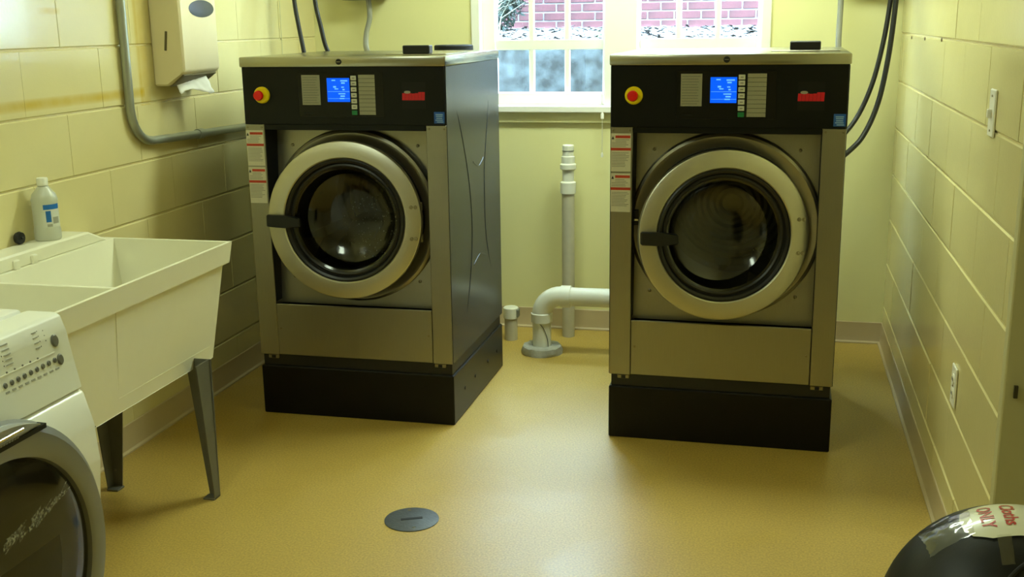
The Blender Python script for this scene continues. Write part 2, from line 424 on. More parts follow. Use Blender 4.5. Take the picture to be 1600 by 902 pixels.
struct(obj('trim_4', bm, white_paint), 'white centre mullion between the two sashes', 'trim')
bm = bm_new(); box(bm, -1.44, .0, YB-.05, YB+.05, 1.056, WZ0+.002, .004)
struct(obj('trim_5', bm, white_paint), 'white window stool below the panes', 'trim')
bm = bm_new(); box(bm, -1.42, -.02, YB-.02, YB, 1.005, 1.056, .004)
struct(obj('trim_6', bm, plaster), 'yellow painted apron under the window stool', 'trim')

# ================================================================ OUTDOORS
YW = 6.35   # retaining wall of the window well
bm = bm_new(); box(bm, -4.2, 2.2, YW, YW+.25, .2, 1.345, .02)
tag(obj('retaining_wall', bm, well_m), 'mottled grey wall of the window well outside the lower panes', 'wall')
bm = bm_new(); box(bm, -4.2, 2.2, YB+.2, YW, .1, .25)
tag(obj('well_floor', bm, mulch_m), 'gravelly floor of the window well outside', 'ground')
bm = bm_new(); nx, ny = 90, 40
G = [[None]*(ny+1) for _ in range(nx+1)]
for i in range(nx+1):
    for j in range(ny+1):
        x = -4.2+6.4*i/nx; y = YW+.2+(8.985-YW-.2)*j/ny
        G[i][j] = bm.verts.new((x, y, 1.352+.055*(j/ny)+random.uniform(-.012, .012)))
for i in range(nx):
    for j in range(ny): bm.faces.new((G[i][j], G[i+1][j], G[i+1][j+1], G[i][j+1]))
mulch = tag(obj('mulch_bed', bm, mulch_m), 'bed of pale grey mulch in front of the brick wall outside', 'ground')
bm = bm_new()
for k in range(2600):
    x = random.uniform(-3.2, 1.0); y = random.uniform(YW+.24, 8.90); z = 1.352+.055*((y-YW-.2)/(9.02-YW-.2))+.008
    a = random.uniform(0, 6.28); l = random.uniform(.02, .07); w = random.uniform(.006, .016); t = random.uniform(-.35, .35)
    d = Vector((math.cos(a), math.sin(a), t))*l; s = Vector((-math.sin(a), math.cos(a), random.uniform(-.4, .4)))*w; c = Vector((x, y, z))
    v = [bm.verts.new(c+q) for q in (-d-s, d-s, d+s, -d+s)]; v2 = bm.verts.new(c+Vector((0, 0, .010)))
    for i in range(4): bm.faces.new((v[i], v[(i+1) % 4], v2))
o = obj('mulch_chips', bm, chip_m, mulch); o['kind'] = 'stuff'
# brick wall
YK = 9.0
bm = bm_new(); box(bm, -4.5, 2.5, YK+.008, YK+.3, 1.2, 3.55)
bw = tag(obj('brick_wall', bm, brick_mortar), 'red brick wall of the neighbouring building outside the window', 'wall')
bm = bm_new(); box(bm, -.0985, .0985, -.05, .0, -.0285, .0285, .003); BR = mesh('brick', bm, brick_m)
def brick_spots():
    for r in range(0, 31):
        z = 1.370+.0677*r
        for k in range(-22, 12):
            yield -.9+.2085*k+(.104 if r % 2 else 0), z
spots = sorted(brick_spots(), key=lambda q: (max(0, q[1]-1.75)*6+abs(q[0]+1.2)))
for x, z in spots[:300]:
    o = obj('brick', BR, None, bw); o.location = (x, YK+.05+random.uniform(-.003, .003), z)
bm = bm_new()
for x, z in spots[300:]: box(bm, x-.0985, x+.0985, YK, YK+.05, z-.0285, z+.0285)
o = obj('brick_courses', bm, brick_m, bw); o['kind'] = 'stuff'
bm = bm_new(); box(bm, -4.5, 2.5, YK-.45, YK+.3, 3.50, 3.6, .01); obj('added_shade_eave', bm, brick_mortar, bw)  # unseen overhang, added to shade the brick wall from the sky
# planting at the left of the window
def clump(name, loc, n, h, spread, M, label, width):
    t = thing(name, label, 'plant', loc); bm = bm_new()
    for k in range(n):
        a = random.uniform(0, 6.28); b0 = Vector((random.gauss(0, .05), random.gauss(0, .05), 0)); hh = h*random.uniform(.6, 1.1); sp = spread*random.uniform(.2, 1)
        d = Vector((math.cos(a), math.sin(a), 0)); s = Vector((-d.y, d.x, 0))*width
        pts = [b0+d*sp*t_*t_+Vector((0, 0, hh*(t_-.35*t_*t_))) for t_ in (0, .35, .7, 1)]
        vs = [(bm.verts.new(q-s*(1-.3*i)), bm.verts.new(q+s*(1-.3*i))) for i, q in enumerate(pts)]
        for (a1, b1), (a2, b2) in zip(vs, vs[1:]): bm.faces.new((a1, b1, b2, a2))
    o = obj('blades', bm, M, t); o['kind'] = 'stuff'; return t
clump('ornamental_grass', (-1.93, 7.35, 1.36), 170, .62, .5, blade_m, 'clump of pale dry ornamental grass outside the left panes', .005)
clump('weed_clump', (-.98, 6.75, 1.35), 30, .10, .10, green_m, 'small bright green weed in the mulch outside', .006)
t = thing('evergreen_shrub', 'dark blue-green shrub beside the brick wall outside', 'shrub', (-2.08, 8.3, 1.38))
bm = bm_new()
for k in range(2600):
    u = Vector((random.gauss(0, 1), random.gauss(0, 1), random.gauss(0, 1))).normalized()*random.uniform(.55, 1.)
    c = Vector((u.x*.30, u.y*.3, .42+u.z*.44))
    a = Vector((random.gauss(0, 1), random.gauss(0, 1), random.gauss(0, 1))).normalized()*.034; b_ = a.cross(u).normalized()*.012
    bm.faces.new([bm.verts.new(c+q) for q in (-a, b_, a, -b_)])
o = obj('foliage', bm, leaf_m, t); o['kind'] = 'stuff'
bm = bm_new(); tube(bm, [(0, 0, -.05), (.02, 0, .3), (0, .02, .6)], [.03, .025, .01], 8); obj('stem', bm, mat('shrub_stem', (70, 58, 45), .9), t)

# ================================================================ CEILING LAMPS
def lamp(loc, lx, ly, M, label):
    t = thing('ceiling_light', label, 'light', loc, 0, 'ceiling lights')
    bm = bm_new(); box(bm, -lx/2-.02, lx/2+.02, -ly/2-.02, ly/2+.02, -.05, 0, .006); obj('housing', bm, lamp_house, t)
    bm = bm_new(); box(bm, -lx/2, lx/2, -ly/2, ly/2, -.075, -.05, .008); obj('diffuser', bm, M, t)
lamp((-1.45, 1.45, ZC), .3, 1.2, lamp_m, 'fluorescent ceiling light over the middle of the room')
lamp((-.5, 4.2, ZC), 1.2, .3, lamp_m2, 'fluorescent ceiling light above the two steel washers')

# ================================================================ WASHER-EXTRACTORS
W, DEP, PED, STB, CB, CT = .774, .7565, .194, .239, 1.325, 1.361
def plate_hole(bm, x0, x1, z0, z1, cx, cz, r, fy, th=.004, seg=64):
    """rect plate with a round hole, y = fy(z)"""
    def edge(a):
        c, s = math.cos(a), math.sin(a); t = 1e9
        if c > 1e-9: t = min(t, (x1-cx)/c)
        if c < -1e-9: t = min(t, (x0-cx)/c)
        if s > 1e-9: t = min(t, (z1-cz)/s)
        if s < -1e-9: t = min(t, (z0-cz)/s)
        return cx+c*t, cz+s*t
    angs = [2*math.pi*k/seg for k in range(seg)] + [math.atan2(z-cz, x-cx) % (2*math.pi) for x in (x0, x1) for z in (z0, z1)]
    angs = sorted(set(round(a, 6) for a in angs)); n = len(angs)
    I = [bm.verts.new((cx+r*math.cos(a), fy(cz+r*math.sin(a)), cz+r*math.sin(a))) for a in angs]
    O = []
    for a in angs:
        x, z = edge(a); O.append(bm.verts.new((x, fy(z), z)))
    for k in range(n): bm.faces.new((I[k], I[(k+1) % n], O[(k+1) % n], O[k]))
    return bm
def extractor(loc, rz, label, theta, dcen, blockv, drum_kind):
    t = thing('washer_extractor', label, 'washer', loc, rz, 'stainless washer extractors')
    P = lambda n, b, M, par=t, **k: obj(n, b, M, par, **k)
    bm = bm_new(); box(bm, 0, W, .0, DEP, 0, PED, .004); ped = P('pedestal', bm, black_paint)
    for v in (.15, .3, .5, .65):
        bm = bm_new(); lathe(bm, [(.007, 0), (.007, .003), (0, .004)], (W, v, .10), 'X', 8); P('bolt', bm, black_plastic, ped)
    bm = bm_new(); box(bm, .008, W-.008, .012, DEP-.01, PED, STB+.002); P('base_frame', bm, black_plastic)
    for u in (.03, .70):
        bm = bm_new(); box(bm, u, u+.043, .004, .02, STB-.016, STB-.001, .002); f = P('foot_bracket', bm, screw_m)
        bm = bm_new(); box(bm, u+.015, u+.03, .001, .006, STB-.014, STB-.004); P('slot', bm, dark_gap, f)
    for s, (a, b) in enumerate(((0, .012), (W-.012, W))):
        bm = bm_new(); box(bm, a, b, .003, DEP, STB, CB, .002); sp = P('side_panel', bm, side_steel)
        xs = .0022 if s == 0 else W-.0022
        for pts in ([(.10, 1.20), (.17, 1.10), (.26, .92), (.30, .75), (.29, .60), (.24, .46), (.17, .33)],
                    [(.60, 1.22), (.565, 1.10), (.52, .97), (.50, .88), (.50, .70), (.53, .58), (.62, .42)],
                    ):
            bm = bm_new(); n = len(pts)
            tube(bm, [(xs, v, z) for v, z in pts], [.001]+[.004]*(n-2)+[.001], 8, smooth=6); P('pressed_rib', bm, side_steel, sp)
        bm = bm_new(); tube(bm, [(xs, .34, .95), (xs, .42, .925), (xs, .49, .95)], .004, 8, smooth=5); P('pressed_rib', bm, side_steel, sp)
        bm = bm_new(); tube(bm, [(xs, .32, .55), (xs, .42, .575), (xs, .51, .55)], .004, 8, smooth=5); P('pressed_rib', bm, side_steel, sp)
    bm = bm_new(); box(bm, .012, W-.012, DEP-.012, DEP-.002, STB, CB); P('back_panel', bm, side_steel)
    bm = bm_new(); box(bm, .03, .36, DEP-.002, DEP+.30, STB, 1.28, .01); P('rear_light_blocker', bm, side_steel)  # added box, hidden behind the machine to block daylight on the left wall
    # front
    fy = lambda z: .055+(z-.44)/.67*.05
    cz = .775
    bm = bm_new(); plate_hole(bm, .076, W-.076, .435, 1.125, W/2, cz, .272, fy); fp = P('front_panel', bm, steel)
    for u, z in ((.14, 1.035), (.632, 1.037), (.135, .538), (.636, .537)):
        bm = bm_new(); lathe(bm, [(.006, 0), (.006, -.002), (.003, -.004), (0, -.004)], (u, fy(z), z), 'Y', 10); P('screw', bm, screw_m, fp)
    for a, b in ((0, .0765), (W-.0765, W)):
        bm = bm_new(); box(bm, a+(.0 if a else .0018), b-(.0018 if a else 0), .0, .11, STB, 1.12, .0015); cl = P('column', bm, steel)
        for u in (a+.01, b-.01):
            bm = bm_new(); lathe(bm, [(.0045, 0), (.004, -.002), (0, -.003)], (u, 0, 1.108), 'Y', 8); P('screw', bm, screw_m, cl)
        bm = bm_new(); box(bm, b-.0005 if a == 0 else a-.0015, b+.0015 if a == 0 else a+.0005, .006, .112, STB+.21, 1.115); P('painted_shade_strip', bm, dark_gap, cl)  # black sheet paints the shade on the unlit inner face of the steel column
        if a == 0:   # warning labels
            for z1, z0 in ((1.098, .968), (.962, .828)):
                bm = bm_new(); box(bm, .003, .071, -.0012, 0, z0, z1); lb = P('warning_label', bm, label_white, cl)
                H = z1-z0
                bm = bm_new(); box(bm, .018, .069, -.0018, -.001, z1-.016, z1-.007); box(bm, .003, .071, -.0018, -.001, z1-.058, z1-.049); P('red_band', bm, label_red, lb)
                bm = bm_new()
                for k, zz in enumerate([z1-.021-.0055*q for q in range(5)]+[z1-.065-.0052*q for q in range(10)]):
                    x1 = .066-random.uniform(0, .016); box(bm, .006+(.012 if k < 2 else 0), x1, -.0016, -.001, zz-.0015, zz)
                P('fine_print', bm, label_text, lb)
                bm = bm_new(); prism(bm, [(.005, z1-.020), (.014, z1-.020), (.0095, z1-.009)], -.0018, -.001, 'XZ'); P('hazard_mark', bm, label_black, lb)
    bm = bm_new(); box(bm, .078, W-.079, .0, .012, STB+.002, .441, .0018); lp = P('lower_panel', bm, steel)
    for u in (.092, W-.092):
        bm = bm_new(); lathe(bm, [(.0045, 0), (.004, -.002), (0, -.003)], (u, 0, .345), 'Y', 8); P('screw', bm, screw_m, lp)
    # control panel
    bm = bm_new(); prism(bm, [(-.004, 1.12), (-.004, CB), (.10, CB), (.10, 1.12)], .004, W-.004, 'YZ', .0015)
    box(bm, .079, W-.079, .0, .10, 1.100, 1.1205, .001)
    cp = P('control_panel', bm, black_panel)
    F = -.004
    bm = bm_new(); lathe(bm, [(.030, 0), (.030, -.008), (.026, -.014), (0, -.014)], (.080, F, 1.226), 'Y', 28); es = P('stop_button_base', bm, yellow_m, cp)
    bm = bm_new(); lathe(bm, [(.009, 0), (.009, -.014), (.017, -.016), (.0185, -.022), (.016, -.030), (0, -.033)], (.080, F-.012, 1.226), 'Y', 24); P('stop_button', bm, red_m, cp)
    bm = bm_new(); box(bm, .222, .545, F-.0008, F, 1.148, 1.305); P('overlay', bm, mat('gloss_black_overlay', (9, 11, 12), .25, spec=.3), cp)
    G_ = F-.0008
    bm = bm_new(); box(bm, .236, .306, G_-.0008, G_, 1.191, 1.297); P('instruction_plate', bm, pale_print, cp)
    bm = bm_new()
    for k in range(11): box(bm, .240, .302-random.uniform(0, .012), G_-.0012, G_-.0007, 1.1975+.009*k, 1.2000+.009*k)
    P('instruction_print', bm, label_text, cp)
    bm = bm_new(); box(bm, .333, .419, G_-.0012, G_, 1.202, 1.286, .0008); sc_ = P('display', bm, screen_m, cp)
    bm = bm_new(); y0, y1 = G_-.0016, G_-.0011
    for a, b, c, d in ((.352, 1.276, .366, 1.280), (.385, 1.274, .412, 1.279), (.388, 1.266, .402, 1.271), (.357, 1.252, .368, 1.258), (.362, 1.246, .376, 1.250), (.388, 1.252, .398, 1.256), (.392, 1.243, .400, 1.248),
                       (.376, 1.229, .402, 1.233), (.383, 1.220, .400, 1.225), (.336, 1.238, .418, 1.2392), (.380, 1.212, .398, 1.216), (.336, 1.2135, .418, 1.2145)):
        box(bm, a, c, y0, y1, b, d)
    P('display_marks', bm, screen_lt, sc_)
    zk = [1.276, 1.253, 1.232, 1.211, 1.190, 1.169]
    for i, z in enumerate([1.286, 1.267, 1.246, 1.2255, 1.205, 1.1845, 1.164]):
        bm = bm_new(); box(bm, .424, .445, G_-.003, G_, z-.008, z+.008, .0012); k_ = P('key', bm, green_key if i == 6 else key_m, cp)
        if i < 6:
            bm = bm_new(); box(bm, .430, .440, G_-.0036, G_-.0028, z-.0015, z+.0015); P('key_mark', bm, label_text, k_)
    for k in range(10):
        z = 1.2975-.0142*k
        bm = bm_new(); box(bm, .453, .514, G_-.001, G_, z-.0130, z); P('menu_strip', bm, pale_print, cp)
    bm = bm_new(); box(bm, .226, .54, G_-.0004, G_, 1.1495, 1.1503); box(bm, .24, .275, G_-.0004, G_, 1.160, 1.163); P('fine_line', bm, logo_bg, cp)
    bm = bm_new(); box(bm, .614, .700, F-.0006, F, 1.179, 1.270); lg = P('logo_plate', bm, logo_bg, cp)
    bm = bm_new(); x = .614; ws = [.0125, .0115, .0115, .0115, .0125, .012, .0125]
    for k, w_ in enumerate(ws):
        top = 1.233+(.004 if k >= 5 else 0)-(.001 if k == 3 else 0)
        prism(bm, [(x, 1.2085), (x+w_-.0007, 1.2085), (x+w_+.0005, top), (x+.0012, top)], F-.0014, F-.0004, 'XZ'); x += w_
    P('logo_lettering', bm, logo_red, lg)
    bm = bm_new(); lathe(bm, [(.012, 0), (.012, -.0010), (0, -.0012)], (0, 0, 0), 'Y', 20)
    bmesh.ops.transform(bm, matrix=Matrix.Translation((.634, F-.0004, 1.2365)) @ Matrix.Diagonal((1, 1, .42, 1)), verts=bm.verts); P('logo_oval', bm, logo_white, lg)
    bm = bm_new(); box(bm, .730, .768, F-.001, F, 1.128, 1.168); bs = P('blue_sticker', bm, blue_st, cp)
    bm = bm_new()
    for z, a, b in ((1.159, .736, .762), (1.153, .737, .761), (1.146, .738, .760), (1.1395, .735, .762), (1.133, .740, .764)): box(bm, a, b, F-.0016, F-.0009, z-.0018, z+.0014)
    P('sticker_print', bm, blue_st2, bs)
    # cap
    bm = bm_new(); box(bm, -.003, W+.003, -.010, DEP+.004, CB, CT, .005, 2); cap = P('top_cap', bm, cap_steel)
    bm = bm_new(); lathe(bm, [(.0105, 0), (.0105, -.002), (.007, -.0035), (0, -.002)], (.384, -.010, 1.343), 'Y', 18); lk = P('cap_lock', bm, dark_gap, cap)
    bm = bm_new(); box(bm, .377, .391, -.0145, -.0125, 1.3418, 1.3442); P('lock_slot', bm, screw_m, lk)
    bm = bm_new(); box(bm, .52, .748, blockv+.0, blockv+.30, CT-.001, CT+.004, .0015); ld = P('supply_lid', bm, cap_steel)
    bm = bm_new(); box(bm, .582, .684, blockv+.01, blockv+.05, CT+.004, CT+.034, .003); P('lid_handle', bm, black_plastic, ld)
    # drum and collar
    yb = fy(cz)
    bm = bm_new(); lathe(bm, [(.272, .03), (.268, .48), (.25, .50)], (W/2, yb, cz), 'Y', 64); dm = P('drum', bm, drum_steel)
    prof = [(.25, .50)]
    for k in range(9): prof += [(.235-.025*k, .50-(.012 if k % 2 else 0)), (.222-.025*k, .50-(.012 if k % 2 else 0))]
    bm = bm_new(); lathe(bm, prof+[(0, .495)], (W/2, yb, cz), 'Y', 48); P('drum_back', bm, drum_steel, dm)
    for k in range(3):
        a = 2*math.pi*k/3+.5+.6*drum_kind; bm = bm_new()
        M4 = Matrix.Translation((W/2, yb, cz)) @ Matrix.Rotation(a, 4, 'Y')
        prism(bm, [(.272, -.05), (.19, 0), (.272, .05)], .06, .48, 'XZ'); bmesh.ops.transform(bm, matrix=M4, verts=bm.verts); P('drum_lifter', bm, drum_steel, dm)
    bm = bm_new(); lathe(bm, [(.327, .004), (.326, -.012), (.321, -.024), (.312, -.029), (.304, -.028), (.290, -.022), (.272, -.018), (.268, .03)], (W/2, yb, cz), 'Y', 72); cl = P('collar', bm, collar_steel)
    bm = bm_new(); lathe(bm, [(.276, -.016), (.274, -.022), (.268, -.022), (.262, .02)], (W/2, yb, cz), 'Y', 64); P('seal', bm, rubber, cl)
    bm = bm_new(); box(bm, W/2-.316, W/2-.292, yb-.040, yb-.02, cz-.02+.02, cz+.055, .002); P('latch_catch', bm, black_plastic, cl)
    bm = bm_new(); box(bm, W/2-.314, W/2-.292, yb-.046, yb-.036, cz-.004+.02, cz+.004+.02, .001); P('latch_tongue', bm, chrome, cl)
    # door (ring) in its own frame: y into the machine
    D = Matrix.Translation(dcen) @ Matrix.Rotation(theta, 4, 'Z') @ Matrix.Rotation(-.05, 4, 'X')
    bm = bm_new(); lathe(bm, [(.226, .012), (.227, .001), (.231, -.003), (.283, -.003), (.288, .0), (.290, .005), (.290, .020), (.285, .023), (.232, .023), (.226, .02)], (0, 0, 0), 'Y', 96, close=True)
    dr_ = obj('door', bm, ring_steel, t, D, 'round steel door ring')
    bm = bm_new(); lathe(bm, [(.2265, .004), (.220, .000), (.212, .004), (.206, .014), (.200, .012), (.194, .016), (.190, .03), (.226, .03)], (0, 0, 0), 'Y', 72, close=True); obj('door_gasket', bm, rubber, dr_)
    bm = bm_new(); lathe(bm, [(.200, .014), (.186, .02), (.176, .05), (.166, .085), (.14, .105), (.09, .118), (.04, .123), (0, .124)], (0, 0, 0), 'Y', 64); obj('porthole_glass', bm, port_m, dr_)
    bm = bm_new(); prism(bm, [(-.285, -.022), (-.285, .022), (-.225, .020), (-.160, .012), (-.158, -.022), (-.215, -.026)], -.034, -.012, 'XZ', .004)
    box(bm, -.262, -.236, -.014, .0, -.016, .016, .002); obj('door_handle', bm, black_plastic, dr_)
    for zz in (.052, -.083+.02):
        for xx in (.256, .272):
            bm = bm_new(); lathe(bm, [(.0075, -.002), (.007, -.0055), (.003, -.006), (0, -.004)], (xx-(.004), 0, zz), 'Y', 10); obj('hinge_bolt', bm, screw_m, dr_)
    for zz in (.052, -.063):
        bm = bm_new(); box(bm, .225, .287, .020, .034, zz-.016, zz+.016, .003); obj('hinge', bm, collar_steel, dr_)
    return t
exL = extractor((-1.896, YM, 0), -.0039, 'stainless washer on the left with its door almost shut and foamy laundry behind the glass', .08, (.383, -.030, .775), .10, 0)
exR = extractor((-.543, YM, 0), -.0133, 'stainless washer on the right with its round door standing ajar', .26, (.394, -.032, .760), .20, 1)
def lumps(name, loc, r, n, M, label, cat, sx=1., sz=.5):
    bm = bm_new(); bmesh.ops.create_icosphere(bm, subdivisions=4, radius=1)
    offs = [Vector((random.uniform(-1, 1), random.uniform(-1, 1), random.uniform(-1, 1))).normalized() for _ in range(n)]
    for v in bm.verts:
        d = max(v.co.normalized().dot(o_) for o_ in offs); k = .72+.32*d**6+random.uniform(-.012, .012)
        v.co = Vector((v.co.x*r*k*sx, v.co.y*r*k*.8, v.co.z*r*k*sz))
    for f in bm.faces: f.smooth = True
    o = obj(name, bm, M); o.location = loc; tag(o, label, cat); return o
lumps('laundry_load', (-1.509, YM+.38, .625), .23, 16, laundry_m, 'wet dark laundry lying inside the left washer drum', 'laundry', 1., .5)
bm = bm_new()
for k in range(160):
    a, rr = random.uniform(0, 6.28), .17*math.sqrt(random.random())
    c = Vector((-1.50+rr*math.cos(a)*.8+.02, YM+.20+random.uniform(-.006, .02), .745+rr*math.sin(a)*.75-.04))
    bmesh.ops.create_icosphere(bm, subdivisions=1, radius=random.uniform(.001, .0032), matrix=Matrix.Translation(c))
o = obj('soap_suds', bm, suds_m); o['kind'] = 'stuff'; tag(o, 'flecks of soap foam clinging behind the left washer glass', 'suds')

# ================================================================ LAUNDRY TUB
t = thing('laundry_tub', 'cream double-basin laundry tub on metal legs against the left wall', 'sink', (-1.93, 2.63, 0))
tl = t.location
def TP(x, y, z): return (x-tl.x, y-tl.y, z-tl.z)
X0, X1, Y0, Y1, ZR = XL+.004, -1.672, 2.07, 3.19, .803
bm = bm_new()
def rect(x0, x1, y0, y1, z): return [bm.verts.new(TP(x, y, z)) for x, y in ((x0, y0), (x1, y0), (x1, y1), (x0, y1))]
o0 = rect(X0, X1, Y0, Y1, ZR); o1 = rect(X0, X1-.010, Y0+.008, Y1-.008, .735); o2 = rect(X0+.002, X1-.026, Y0+.022, Y1-.022, .735); o3 = rect(X0+.05, X1-.075, Y0+.05, Y1-.045, .425)
for a, b in ((o0, o1), (o1, o2), (o2, o3)):
    for k in range(4): bm.faces.new((a[k], b[k], b[(k+1) % 4], a[(k+1) % 4]))
bm.faces.new(o3)
xi0, xi1 = X0+.105, X1-.013; holes = ((Y0+.014, 2.532), (2.548, Y1-.013))
xs = [X0, xi0, xi1, X1]; ys = [Y0, holes[0][0], holes[0][1], holes[1][0], holes[1][1], Y1]
gv = {(i, j): bm.verts.new(TP(xs[i], ys[j], ZR)) for i in range(4) for j in range(6)}
for i in range(3):
    for j in range(5):
        if i == 1 and j in (1, 3): continue
        bm.faces.new((gv[i, j], gv[i+1, j], gv[i+1, j+1], gv[i, j+1]))
for y0, y1 in holes:
    a = rect(xi0, xi1, y0, y1, ZR); b = rect(xi0+.07, xi1-.055, y0+.05, y1-.055, .47)
    for k in range(4): bm.faces.new((a[k], a[(k+1) % 4], b[(k+1) % 4], b[k]))
    bm.faces.new(b[::-1])
bmesh.ops.remove_doubles(bm, verts=bm.verts, dist=.0004)
es = [e for e in bm.edges if e.is_manifold and len(e.link_faces) == 2 and e.calc_face_angle(0) > .25]
bmesh.ops.bevel(bm, geom=es, offset=.004, segments=2, affect='EDGES', clamp_overlap=True)
obj('basin', bm, tub_m, t)
bm = bm_new(); prism(bm, [(Y0-tl.y, ZR-.002), (3.165-tl.y, ZR-.002), (3.06-tl.y, .846), (Y0-tl.y, .846)], X0-tl.x, X0+.095-tl.x, 'YZ', .006); lg = obj('back_ledge', bm, tub_m, t)
for yy in (2.70, 2.78):
    bm = bm_new(); box(bm, X0+.09-tl.x, X0+.103-tl.x, yy-.012-tl.y, yy+.012-tl.y, .802, .83, .003); obj('soap_rest', bm, tub_m, t)
for y0, y1 in holes:
    bm = bm_new(); lathe(bm, [(.04, 0), (.04, .004), (.03, .005), (.027, .002), (0, .002)], TP((xi0+xi1)/2, (y0+y1)/2, .470), 'Z', 20); obj('drain', bm, chrome, t)
def tubleg(cx, cy, sx, sy):
    """tapered angle leg: corner at (cx,cy), flanges run towards -sx,-sy"""
    bm = bm_new(); th = .004
    wt, wb, zt = .082, .034, .46
    prism(bm, [(cx-tl.x, .0), (cx-sx*wb-tl.x, .0), (cx-sx*wt-tl.x, zt), (cx+sx*.006-tl.x, zt)], cy-tl.y, cy-sy*th-tl.y, 'XZ')
    prism(bm, [(cy-tl.y, .0), (cy-sy*wb-tl.y, .0), (cy-sy*wt-tl.y, zt), (cy+sy*.0-tl.y, zt)], cx-tl.x, cx-sx*th-tl.x, 'YZ')
    lgo = obj('leg', bm, leg_m, t)
    bm = bm_new(); box(bm, min(cx, cx-sx*.04)-tl.x, max(cx, cx-sx*.04)-tl.x, min(cy, cy-sy*.04)-tl.y, max(cy, cy-sy*.04)-tl.y, 0, .006, .001); obj('foot', bm, leg_m, lgo)
    bm = bm_new(); lathe(bm, [(.004, 0), (.004, -.002), (0, -.003)], TP(cx-sx*.016, cy-(sy*th if sy > 0 else 0)-.0005, .06), 'Y', 8); obj('leg_bolt', bm, screw_m, lgo)
for cx, sx in ((-1.690, 1), (-2.075, -1)):
    for cy, sy in ((3.02, 1), (2.22, -1)): tubleg(cx, cy, sx, sy)
# bottle and stopper on the ledge
t = thing('plastic_bottle', 'translucent white plastic bottle with blue label on the tub ledge', 'bottle', (-2.145, 2.925, .846))
bm = bm_new(); lathe(bm, [(0, 0), (.036, 0), (.039, .004), (.039, .03), (.0375, .04), (.0375, .115), (.039, .122), (.034, .140), (.020, .158), (.0135, .165), (.0135, .172), (0, .172)], (0, 0, 0), 'Z', 32); bt = obj('body', bm, bottle_m, t)
bm = bm_new(); lathe(bm, [(.0165, .166), (.0165, .186), (.015, .189), (0, .189)], (0, 0, 0), 'Z', 24); obj('cap', bm, cap_white, t)
def curved(bm, r, a0, a1, z0, z1, seg=10):
    A = [(bm.verts.new((r*math.cos(a0+(a1-a0)*k/seg), r*math.sin(a0+(a1-a0)*k/seg), z0)), bm.verts.new((r*math.cos(a0+(a1-a0)*k/seg), r*math.sin(a0+(a1-a0)*k/seg), z1))) for k in range(seg+1)]
    for p_, q_ in zip(A, A[1:]): bm.faces.new((p_[0], q_[0], q_[1], p_[1]))
bm = bm_new(); curved(bm, .0379, -1.15, .35, .042, .112); lb = obj('label_sheet', bm, mat('bottle_label_paper', (222, 224, 212), .4), t)
bm = bm_new(); curved(bm, .0382, -1.1, .3, .096, .111); curved(bm, .0382, -.95, -.55, .058, .092); obj('label_blue', bm, mat('bottle_label_blue', (36, 112, 190), .4), lb)
bm = bm_new(); curved(bm, .0382, -.42, .15, .052, .072); curved(bm, .0382, -.9, -.5, .044, .052); obj('label_grey', bm, mat('bottle_label_grey', (165, 165, 150), .4), lb)
t = thing('rubber_stopper', 'small black rubber stopper leaning by the bottle on the tub', 'stopper', (-2.178, 2.835, .846))
bm = bm_new(); lathe(bm, [(0, -.008), (.017, -.008), (.0195, .0), (.017, .008), (0, .010)], (0, 0, .020), 'X', 20); obj('disc', bm, rubber, t)
bm = bm_new(); lathe(bm, [(.004, .008), (.005, .012), (0, .015)], (0, 0, .020), 'X', 10); obj('knob', bm, black_plastic, t)

# ================================================================ WHITE FRONT-LOAD WASHER
WC, WY1, WY0 = 1.655, 2.0, 1.312
t = thing('front_load_washer', 'white household front-loading washer with silver door in the near left corner', 'washer', (-1.80, WC, 0))
tl2 = t.location
def AP(x, z): return (x-tl2.x, z)
front = [(-1.44, .10), (-1.425, .25), (-1.412, .45), (-1.400, .56), (-1.402, .64), (-1.424, .723)]
body = [AP(*q) for q in [(-2.17, .012), (-1.46, .012)] + front[:-1] + [(-1.422, .715), (-1.50, .75), (-1.52, .868), (-2.17, .868)]]
bm = bm_new(); prism(bm, [(x, z) for x, z in body], WY0-WC, WY1-WC, 'XZ', .004); obj('cabinet', bm, enamel, t)
con = [AP(*q) for q in [(-1.424, .722), (-1.439, .786), (-1.450, .850), (-1.458, .882), (-1.470, .888), (-1.535, .888), (-1.60, .868), (-1.60, .745), (-1.5, .728)]]
bm = bm_new(); prism(bm, con, WY0-WC, WY1-WC, 'XZ', .003); cons = obj('control_console', bm, fascia, t)
bm = bm_new(); box(bm, -2.16-tl2.x, -1.545-tl2.x, WY0+.008-WC, WY1-.008-WC, .868, .893, .008, 2); obj('top_lid', bm, enamel, t)
bm = bm_new()
for x0_, z0_ in ((-1.4112, .62), (-1.4045, .47)): pass
tube(bm, [(-1.4045-tl2.x, WY1-.055-WC, .618), (-1.4040-tl2.x, WY1+.0005-WC, .634)], .0016, 6); obj('panel_seam', bm, mat('dark_seam', (120, 120, 108), .6), t)
bm = bm_new(); tube(bm, [(-1.4115-tl2.x, WY1-.03-WC, .445), (-1.4105-tl2.x, WY1+.0005-WC, .462)], .0016, 6); obj('panel_seam', bm, silver_lt, t)
def on_con(y, z, out=.0):     # point on the console face
    pts = [(-1.424, .722), (-1.439, .786), (-1.450, .850), (-1.458, .882)]
    for (xa, za), (xb, zb) in zip(pts, pts[1:]):
        if z <= zb or zb == .882:
            k = (z-za)/(zb-za); return Vector((xa+(xb-xa)*k+out-tl2.x, y-WC, z))
